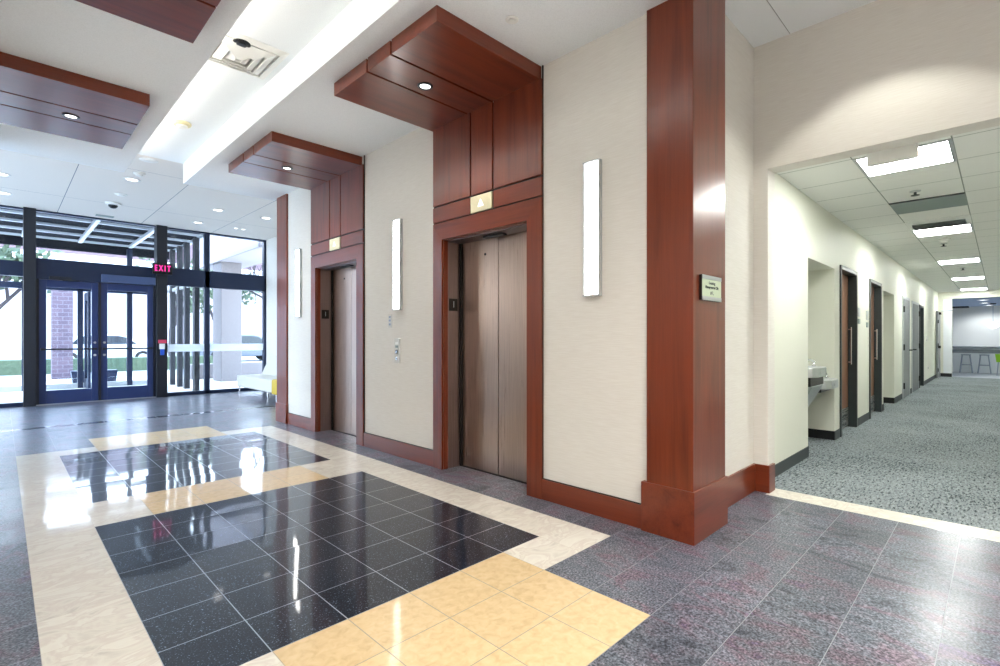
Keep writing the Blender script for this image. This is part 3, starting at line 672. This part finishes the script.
def wall_sign(x, z0, z1, w_, label):
    t = thing('door_sign', label, 'door sign', (x, YW, (z0 + z1) / 2), 'corridor door signs')
    B(x - w_ / 2, x + w_ / 2, YW - .012, YW, z0 + (z1 - z0) * .45, z1, 'aluminium').build('name_plate', t)
    B(x - w_ / 2, x + w_ / 2, YW - .012, YW, z0, z0 + (z1 - z0) * .3, 'grey_panel').build('number_plate', t)
wall_sign(8.16, 1.40, 1.62, .12, 'small grey sign on the wall just after the first wooden door')
wall_sign(8.76, 1.36, 1.60, .12, 'small pale sign on the wall just before the second wooden door')
t = thing('wall_outlet', 'small white outlet low on the corridor wall beyond the grey doors', 'outlet', (17.3, YW, .4))
B(17.24, 17.36, YW - .008, YW, .34, .46, 'white_plastic').build('plate', t); B(17.27, 17.33, YW - .011, YW - .008, .37, .43, 'grey_panel').build('socket', t)
t = thing('thermostat', 'tiny white thermostat on corridor wall near its far end', 'thermostat', (16.9, YW, 1.2))
B(16.85, 16.95, YW - .025, YW, 1.12, 1.26, 'white_plastic').build('cover', t)

# corridor ceiling fittings on the .61 grid
def panel_light(x, label):
    t = thing('ceiling_panel_light', label, 'ceiling light', (x + .305, .555, 2.64), 'corridor panel lights')
    m = MB().box(x, x + .61, .25, .275, 2.632, 2.64, 'aluminium').box(x, x + .61, .835, .86, 2.632, 2.64, 'aluminium').box(x, x + .025, .275, .835, 2.632, 2.64, 'aluminium').box(x + .585, x + .61, .275, .835, 2.632, 2.64, 'aluminium')
    m.build('frame', t)
    B(x + .025, x + .585, .275, .835, 2.634, 2.639, 'panel_glow').build('diffuser', t)
gxx = lambda k: 4.73 + .61 * k
for k, lb in ((0, 'square panel light just inside the corridor, behind the hanging sign'), (6, 'second square panel light along the corridor, after the louvred vent'), (12, 'third square panel light along the corridor ceiling'),
              (18, 'fourth square panel light along the corridor ceiling'), (24, 'last square panel light before the break room opening')): panel_light(gxx(k), lb)
t = thing('return_air_grille', 'grey blank ceiling grille between the first two panel lights', 'ceiling grille', (6.9, .555, 2.64))
B(gxx(3), gxx(4), .25, .86, 2.630, 2.64, 'grey_panel').build('face', t, .003)
B(gxx(3) - .004, gxx(3) + .014, .25, .86, 2.626, 2.64, 'dark_frame').build('edge_gap', t)
t = thing('linear_air_vent', 'louvred ceiling vent directly before the second panel light', 'air vent', (8.1, .555, 2.64))
B(gxx(5), gxx(6), .25, .86, 2.634, 2.64, 'white_plastic').build('frame', t)
B(gxx(5) + .22, gxx(6) - .06, .30, .81, 2.630, 2.634, 'grey_panel').build('throat', t)
m = MB()
for i in range(4):
    xx = gxx(5) + .24 + i * .085; m.prism([(xx, 2.612), (xx + .05, 2.63), (xx + .054, 2.626), (xx + .004, 2.608)], 1, .30, .81, 'aluminium') if False else m.add([(xx, .30, 2.612), (xx + .05, .30, 2.63), (xx + .05, .81, 2.63), (xx, .81, 2.612), (xx, .30, 2.609), (xx + .05, .30, 2.627), (xx + .05, .81, 2.627), (xx, .81, 2.609)], [(0, 1, 2, 3), (7, 6, 5, 4), (0, 4, 5, 1), (3, 2, 6, 7), (0, 3, 7, 4), (1, 5, 6, 2)], 'aluminium')
m.build('louvres', t)
m = MB(); rr = random.Random(3)
pts = [(gxx(4) + .30 + (.11 + .04 * rr.random()) * math.cos(a * PI / 9), .555 + (.20 + .05 * rr.random()) * math.sin(a * PI / 9), 2.6395) for a in range(18)]
def sprinkler(x, y, label):
    t = thing('sprinkler', label, 'sprinkler', (x, y, 2.64), 'corridor sprinkler heads')
    MB().lathe((x, y, 2.64), [(.045, 0), (.045, -.006), (.02, -.012)], 'aluminium').build('escutcheon', t)
    MB().lathe((x, y, 2.64), [(.012, -.010), (.012, -.035), (.035, -.04), (.035, -.044)], 'dark_frame').build('deflector', t)
sprinkler(6.18, .60, 'dark sprinkler head between the first panel light and the grey grille')
sprinkler(9.9, .62, 'dark sprinkler head a little beyond the second panel light')
sprinkler(13.6, .55, 'dark sprinkler head between the third and fourth panel lights')
disc('smoke_detector', 9.45, .58, 2.64, .07, .05, 'white_plastic', 'white smoke detector just beyond the second corridor light', 'smoke detector')
# hanging sign, its blank back to the lobby
t = thing('hanging_sign', 'plain white sign box hanging from corridor ceiling before the first panel light', 'hanging sign', (4.5, .57, 2.64))
B(4.49, 4.53, .420, .722, 2.49, 2.625, 'white_plastic').build('box', t, .003)
for y in (.50, .64): MB().cyl((4.51, y, 2.62), (4.51, y, 2.64), .012, .012, 'aluminium', 10).build('hanging_rod', t)

# hi-lo drinking fountain in the alcove
t = thing('drinking_fountain', 'stainless two-height drinking fountain in the corridor alcove', 'drinking fountain', (6.2, 1.9, .72))
def basin(x0, x1, z, nm):
    yb, yf = 1.95, 1.345
    out_ = [(x0, yb), (x0, yf + .10), (x0 + .03, yf + .04), (x0 + .10, yf), (x1 - .10, yf), (x1 - .03, yf + .04), (x1, yf + .10), (x1, yb)]
    m = MB(); cx, cy = (x0 + x1) / 2, (yf + .27)
    m.prism(out_, 2, z - .10, z, 'satin_steel')
    b_ = m.build(nm, t, .008, 3)
    r = MB().lathe((cx, cy, z), [(.17, 0), (.168, .006), (.155, .006), (.13, -.0), (.06, .001), (.02, .0012)], 'satin_steel', cap=False); r.build('bowl_rim', b_)
    s_ = MB().lathe((x1 - .10, yf + .12, z), [(.022, 0), (.022, .02), (.012, .03), (.010, .055)], 'chrome').tube([(x1 - .10, yf + .12, z + .05), (x1 - .12, yf + .14, z + .075), (x1 - .15, yf + .16, z + .07)], .009, 'chrome')
    s_.build('bubbler', b_)
    B(cx - .06, cx + .06, yf - .006, yf + .004, z - .07, z - .04, 'aluminium').build('push_bar', b_)
basin(5.70, 6.21, .895, 'high_basin'); basin(6.25, 6.76, .735, 'low_basin')
m = MB().add([(5.74, 1.95, .70), (6.19, 1.95, .70), (6.19, 1.385, .70), (5.74, 1.385, .70), (5.78, 1.95, .38), (6.14, 1.95, .38), (6.14, 1.56, .38), (5.78, 1.56, .38)],
             [(0, 1, 2, 3), (7, 6, 5, 4), (0, 4, 5, 1), (1, 5, 6, 2), (2, 6, 7, 3), (3, 7, 4, 0)], 'satin_steel'); m.build('apron', t, .006)
B(6.22, 6.70, 1.42, 1.95, .60, .635, 'black_plastic').build('low_undertray', t, .006)
B(5.72, 6.24, 1.40, 1.95, .70, .795, 'black_plastic').build('high_undertray', t, .006)

# ------------------------------------------------------------------ break room
XE = 20.4
struct(B(30.0, 30.15, -3.6, 2.9, 0, 2.62, 'white_paint').build('wall_break_room'))
struct(B(XE + .15, 30.0, 2.75, 2.9, 0, 2.62, 'white_paint').build('wall_break_room_left'))
struct(B(XE + .15, 30.0, -3.75, -3.6, 0, 2.62, 'white_paint').build('wall_break_room_right'))
struct(MB().box(XE, XE + .15, -3.6, -1.12, 0, 2.62, 'white_paint').box(XE, XE + .15, 2.0, 2.75, 0, 2.62, 'white_paint').build('wall_break_room_front'))
plain('bluish_tile', rgb(150, 168, 196), .8)
struct(B(XE + .15, 30.15, -3.75, 2.9, 2.62, 2.70, 'bluish_tile').build('ceiling_break_room'))
struct(B(29.4, 30.0, 1.0, 1.62, 2.56, 2.62, 'black_base').build('trim_6'))
t = thing('breakfast_counter', 'long grey topped bar counter in the break room', 'counter', (23.8, -.3, 0))
B(23.42, 24.05, -2.4, 1.6, .87, .92, 'counter_grey').build('worktop', t, .005)
B(23.60, 24.05, -2.35, 1.55, 0, .87, 'panel_pale').build('front_panel', t)
B(23.585, 23.60, -2.35, 1.55, .68, .80, 'counter_grey').build('rail_panel', t)
def stool(x, y, label):
    t = thing('bar_stool', label, 'bar stool', (x, y, 0), 'backless metal bar stools')
    B(x - .16, x + .16, y - .13, y + .13, .61, .645, 'steel_blue').build('seat', t, .012, 3)
    for a in (-1, 1):
        for b_ in (-1, 1): MB().cyl((x + a * .12, y + b_ * .10, .62), (x + a * .18, y + b_ * .165, 0), .018, .018, 'steel_blue', 8).build('leg', t)
    m = MB()
    p = [(x + a * .155, y + b_ * .138, .28) for a, b_ in ((-1, -1), (1, -1), (1, 1), (-1, 1))]
    for i in range(4): m.cyl(p[i], p[(i + 1) % 4], .013, .013, 'steel_blue', 8)
    m.build('footrest', t)
stool(23.25, .855, 'metal bar stool at the break room counter, the one nearer the opening edge')
stool(23.25, .385, 'metal bar stool at the break room counter, the one nearer the green chair')
t = thing('green_chair', 'lime green shell chair at the right edge of the break room', 'chair', (22.2, .0, 0))
MB().add([(22.0, .115, .70), (22.0, -.32, .70), (22.12, -.34, .45), (22.12, .085, .45), (22.5, .06, .44), (22.5, -.30, .44)], [(0, 1, 2, 3), (3, 2, 5, 4)], 'lime').build('shell', t).modifiers.new('th', 'SOLIDIFY').thickness = .02
for a, b_ in ((22.14, .04), (22.14, -.28), (22.46, .04), (22.46, -.28)): MB().cyl((a, b_, .44), (a + (.03 if a > 22.3 else -.03), b_ + (.03 if b_ > 0 else -.03), 0), .016, .013, 'steel_blue', 8).build('leg', t)
t = thing('pendant_lamp', 'small white globe pendant hanging in the break room', 'pendant lamp', (27.9, .205, 2.62))
MB().lathe((27.9, .205, 2.62), [(.10, 0), (.09, -.04)], 'black_plastic').build('ceiling_rose', t)
MB().cyl((27.9, .205, 1.85), (27.9, .205, 2.60), .009, .009, 'steel_blue', 6).build('cord', t)
MB().lathe((27.9, .205, 1.72), [(.002, -.13), (.12, -.09), (.17, 0), (.15, .07), (.05, .13)], 'lamp_white').build('globe', t)
for x, y, lb in ((25.15, .456, 'near'), (27.3, .445, 'middle'), (29.3, .34, 'far')): downlight(x, y, 2.62, 'round lamp on the bluish break room ceiling, ' + lb + ' one of three', .13, 'break room downlights', 'white_plastic')

# ------------------------------------------------------------------ outside
struct(B(-12, 12, 12.6, 19.5, -.12, -.02, 'concrete').build('ground_forecourt'))
struct(B(-60, 60, 19.5, 70, -.2, -.06, 'asphalt').build('road'))
struct(B(12, 60, 12.6, 19.5, -.2, -.06, 'grass').build('ground_lawn')); struct(B(-60, -12, 12.6, 19.5, -.2, -.06, 'grass').build('ground_lawn'))
# vestibule: glazed side with dark fins, storefront, and a beamed roof
t = thing('entrance_canopy', 'dark outdoor entrance canopy with white strips and white cross beams', 'canopy', (1.34, 15, 3.6))
B(-1.6, 3.3, 12.62, 17.15, 3.66, 3.82, 'deck_dark').build('roof_deck', t)
for y in (13.72, 14.70, 15.68, 16.66):
    B(-1.6, 3.3, y - .035, y + .035, 3.61, 3.66, 'car_white').build('light_strip', t)
for x in (-1.58, -.62, .36, 1.34, 2.32, 3.26):
    B(x - .035, x + .035, 12.64, 16.34, 3.54, 3.61, 'car_white').build('cross_beam', t)
B(-1.6, 3.3, 17.05, 17.15, 3.44, 3.80, 'deck_dark').build('fascia', t)
for i, y in enumerate((13.45, 14.3, 14.98, 15.75)):
    tag(B(3.07, 3.17, y - .09, y + .09, -.02, 3.52, 'entry_dark').build('steel_post', loc=(3.12, y, -.02)), 'dark vertical post outside, ' + ['closest to the glass of four', 'second from the glass of four', 'third from the glass of four', 'furthest from the glass of four'][i], 'post', 'row of outdoor posts')
tag(B(3.09, 3.13, 12.7, 16.4, 2.42, 2.50, 'car_white').build('hand_beam', loc=(3.1, 14.5, 2.45)), 'thin white beam running along the row of outdoor posts', 'beam')
t = thing('outer_storefront', 'dark framed outer storefront of the vestibule beyond the doors', 'storefront', (1.34, 16.4, 0))
m = MB()
for x0, x1, zt in ((.33, .41, 2.5), (1.30, 1.40, 2.45), (2.26, 2.37, 3.51), (-.66, -.58, 2.5)): m.box(x0, x1, 16.35, 16.45, -.02, zt, 'entry_frame')
m.box(-1.6, 3.07, 16.35, 16.45, 2.36, 2.50, 'entry_frame'); m.box(-1.6, 3.07, 16.36, 16.44, -.02, .10, 'aluminium')
m.build('frame', t)
m = MB()
for x0, x1 in ((.41, 1.30), (1.40, 2.26)): m.box(x0 + .01, x1 - .01, 16.39, 16.395, .10, 2.36, 'pane_glass')
m.build('glazing', t)
for i, (x, lb) in enumerate(((.62, 'left'), (1.42, 'middle'), (2.05, 'right'))):
    pl = thing('planter_box', 'squat dark planter box outside the vestibule, ' + lb + ' one of three', 'planter', (x, 17.6, -.02), 'dark planters outside')
    MB().prism([(x - .12, -.02), (x + .12, -.02), (x + .16, .34), (x - .16, .34)], 1, 17.45, 17.75, 'entry_frame').build('pot', pl, .01)
    B(x - .14, x + .14, 17.47, 17.73, .30, .33, 'bark').build('soil', pl)
t = thing('vestibule_door', 'dark framed outer door standing ajar behind the left entrance door', 'door', (1.42, 16.3, 0))
m = MB().box(1.42, 1.47, 15.55, 15.65, 0, 2.3, 'entry_frame').box(1.42, 1.47, 16.24, 16.34, 0, 2.3, 'entry_frame').box(1.42, 1.47, 15.65, 16.24, 2.12, 2.3, 'entry_frame').box(1.42, 1.47, 15.65, 16.24, 0, .22, 'entry_frame')
m.build('frame', t, .004); B(1.44, 1.45, 15.65, 16.24, .22, 2.12, 'pane_glass').build('glazing', t)
# stone pier and the high beam
t = tag(B(4.27, 4.80, 15.8, 16.6, -.02, 3.36, 'pier_stone').build('stone_pier', loc=(4.8, 16.3, 0), bevel=.02), 'broad grey stone pier outside the right glass pane', 'pier')
t = tag(B(4.22, 5.2, 12.72, 18.0, 3.36, 4.9, 'beam_stone').build('stone_beam', loc=(4.4, 16, 3.02), bevel=.02), 'pale stone roof beam above the pier outside', 'beam')
t = tag(B(3.9, 9.0, 17.3, 17.8, -.02, .42, 'pier_stone').build('garden_wall', loc=(6, 17.5, 0), bevel=.02), 'low stone planter wall behind the pier', 'garden wall')
# brick pier seen through the left door
t = tag(B(1.08, 1.56, 21.0, 21.5, -.06, 2.9, 'brick').build('brick_pier', loc=(1.8, 21.4, 0)), 'purplish brick pier seen through the left entrance door', 'pier')
# far building
t = thing('office_building', 'long pale building with a purplish brick upper band across the car park', 'building', (4, 52, 0))
B(-50, 60, 52, 60, -.06, 6.6, 'beam_stone').build('lower_wall', t)
B(-50, 60, 52, 60, 7.7, 9.6, 'brick').build('brick_band', t)
B(-50, 60, 51.7, 60, 6.6, 7.7, 'car_white').build('ledge', t)
def car(x, y, mat, label, L_=4.4, rz=0, name='parked_car'):
    t = thing(name, label, 'car', (x, y, -.06), 'parked cars')
    W_ = .86
    body = [(-2.2, .28), (-2.2, .72), (-2.05, .86), (-1.2, .92), (1.1, .95), (1.95, .82), (2.2, .66), (2.2, .28)]
    cab = [(-1.55, .90), (-1.05, 1.38), (-.7, 1.45), (.45, 1.45), (.75, 1.38), (1.4, .92)]
    z0 = -.06
    MB().prism([(x + a, z0 + b_) for a, b_ in body], 1, y - W_, y + W_, mat).build('body', t, .05, 3)
    MB().prism([(x + a, z0 + b_) for a, b_ in cab], 1, y - W_ * .86, y + W_ * .86, mat).build('cabin', t, .04, 3)
    for s_ in (-1, 1):
        win_ = [(-1.3, .98), (-.98, 1.33), (-.7, 1.38), (.4, 1.38), (.68, 1.32), (1.15, .98)]
        yy = y + s_ * (W_ * .86)
        MB().prism([(x + a, z0 + b_) for a, b_ in win_], 1, yy - .006, yy + .006, 'car_glass').build('side_window', t)
        for wx in (-1.35, 1.35):
            q_ = MB().cyl((x + wx, y + s_ * (W_ - .2), z0 + .32), (x + wx, y + s_ * (W_ + .01), z0 + .32), .32, .32, 'tyre', 20)
            wh = q_.build('wheel', t)
            MB().cyl((x + wx, y + s_ * (W_ + .005), z0 + .32), (x + wx, y + s_ * (W_ + .02), z0 + .32), .19, .17, 'aluminium', 16).build('hub_cap', wh)
    return t
car(9.2, 30.5, 'car_silver', 'silver parked car seen through the right entrance door')
car(3.5, 31.5, 'car_white', 'white parked car seen through the left entrance door')
car(14.6, 33, 'car_white', 'white parked car seen between the dark outdoor posts')
car(19.5, 31.5, 'car_silver', 'silver parked car low in the right glass pane beside the loveseat')
car(23.0, 40, 'car_red', 'red parked car behind the silver one in the right glass pane')
def tree(x, y, h, seed, leafy, label, spread=.55):
    rd = random.Random(seed)
    t = thing('leafy_tree' if leafy else 'bare_tree', label, 'tree', (x, y, -.06), 'car park trees')
    m = MB()
    tips = []
    def br(p, d, l, r, dep):
        q_ = p + d * l; m.cyl(p, q_, r, r * .68, 'bark', 6, False)
        if dep == 0: tips.append(q_); return
        for _ in range(3 if dep > 1 else 2):
            nd = (d + Vector((rd.uniform(-1, 1), rd.uniform(-1, 1), rd.uniform(-.25, .6))) * spread * 1.25).normalized()
            br(q_, nd, l * rd.uniform(.62, .82), r * .64, dep - 1)
    br(Vector((x, y, -.06)), Vector((0, 0, 1)), h * .28, h * .022, 5 if not leafy else 3)
    m.build('trunk', t)
    if leafy:
        f_ = MB()
        for tp in tips:
            for _ in range(26):
                c_ = tp + Vector((rd.gauss(0, 1), rd.gauss(0, 1), rd.gauss(0, .8))) * h * .07
                a = Vector((rd.uniform(-1, 1), rd.uniform(-1, 1), rd.uniform(-1, 1))).normalized(); b_ = a.orthogonal().normalized(); s_ = h * .03
                f_.add([c_ + a * s_, c_ + b_ * s_ * .6, c_ - a * s_, c_ - b_ * s_ * .6], [(0, 1, 2, 3)], 'leaf')
        f_.build('foliage', t)
tree(-.5, 27, 6.5, 1, True, 'leafy green tree beyond the left glass pane')
tree(5.4, 27.5, 6.0, 2, True, 'leafy tree seen through the top of the left entrance door')
tree(9.5, 36, 7.0, 3, True, 'leafy tree seen through the right entrance door')
tree(9.2, 22.5, 6.2, 5, False, 'bare branching tree behind the right glass pane', .7)
tree(15.5, 36, 7, 6, True, 'leafy tree seen between the dark outdoor posts')
tag(B(-12, 6.3, 24.2, 25.2, -.06, .45, 'leaf').build('hedge', loc=(-2, 24.7, 0)), 'low green hedge strip before the car park', 'hedge')

# ------------------------------------------------------------------ lights
def area(x, y, z, sx, sy, w_, col, rot=(0, 0, 0), name='lamp'):
    ld = bpy.data.lights.new(name, 'AREA'); ld.shape = 'RECTANGLE'; ld.size = sx; ld.size_y = sy; ld.energy = w_; ld.color = col
    o = bpy.data.objects.new(name, ld); COL.objects.link(o); o.location = (x, y, z); o.rotation_euler = rot; return o
WARM = (1, .955, .88)
for x, y, sz in ((.2, -.6, 2.7), (1.9, -.6, 1.9), (.2, -2.6, 2.7), (1.9, -2.6, 1.9)): spot(x, y, 3.47, 210 if x < 1 else 120, sz, .5, (1, .945, .87), .12)  # fill from the added, unseen near lobby downlights
spot(3.51, .53, 3.47, 24, 1.84, .3, (1, .98, .88), .05)
for x, y, lb in (): spot(x, y, 3.47, 6, 2.6, .6, (1, .97, .93), .07)
for x, y in ((25.15, .456), (27.3, .445), (29.0, .34), (22.2, -1.5), (25, -2)): spot(x, y, 2.58, 60, 2.8, .5, (.9, .95, 1), .12)  # the last two are added fill lamps without a fixture
# daylight
w_ = bpy.data.worlds.new('sky'); scn.world = w_; w_.use_nodes = True
nt = w_.node_tree; nt.nodes.clear()
bg = N(nt, 'Background'); ow = N(nt, 'OutputWorld')
tc = N(nt, 'TexCoord'); sp = N(nt, 'SeparateXYZ'); L(nt, tc.outputs['Generated'], sp.inputs[0])
r = ramp(nt, sp.outputs[2], [(0, (.86, .92, 1, 1)), (.35, (.70, .83, 1, 1)), (1, (.52, .70, 1, 1))])
L(nt, r.outputs[0], bg.inputs[0]); bg.inputs[1].default_value = 6.5; L(nt, bg.outputs[0], ow.inputs[0])
pt = area(1.44, 12.62, 1.78, 5.7, 3.4, 1, (1, 1, 1), (PI / 2, 0, PI)); pt.data.cycles.is_portal = True
pt = area(-1.6, 9.97, 1.75, 4.7, 3.4, 1, (1, 1, 1), (PI / 2, 0, -PI / 2)); pt.data.cycles.is_portal = True

# ------------------------------------------------------------------ camera (level, slight vertical shift)
P0 = 523.0; F = math.sqrt((P0 - 1) * (1000 - P0)); TH = math.atan((1000 - P0) / F)
cd = bpy.data.cameras.new('camera'); cam = bpy.data.objects.new('camera', cd); COL.objects.link(cam); scn.camera = cam
cd.sensor_fit = 'HORIZONTAL'; cd.sensor_width = 36; cd.lens = F / 1000 * 36; cd.shift_x = -(P0 - 500) / 1000; cd.shift_y = (338.3 - 333) / 1000
cd.clip_start = .05; cd.clip_end = 300
cam.location = (0, 0, 1.2); cam.rotation_euler = (PI / 2, 0, TH - PI / 2)

scn.view_settings.view_transform = 'Standard'; scn.view_settings.look = 'None'; scn.view_settings.gamma = 1; scn.view_settings.use_curve_mapping = False
scn.view_settings.exposure = 0.95
scn.cycles.use_denoising = True
scn.cycles.max_bounces = 10; scn.cycles.diffuse_bounces = 6; scn.cycles.glossy_bounces = 5; scn.cycles.transparent_max_bounces = 12
scn.cycles.sample_clamp_indirect = 8
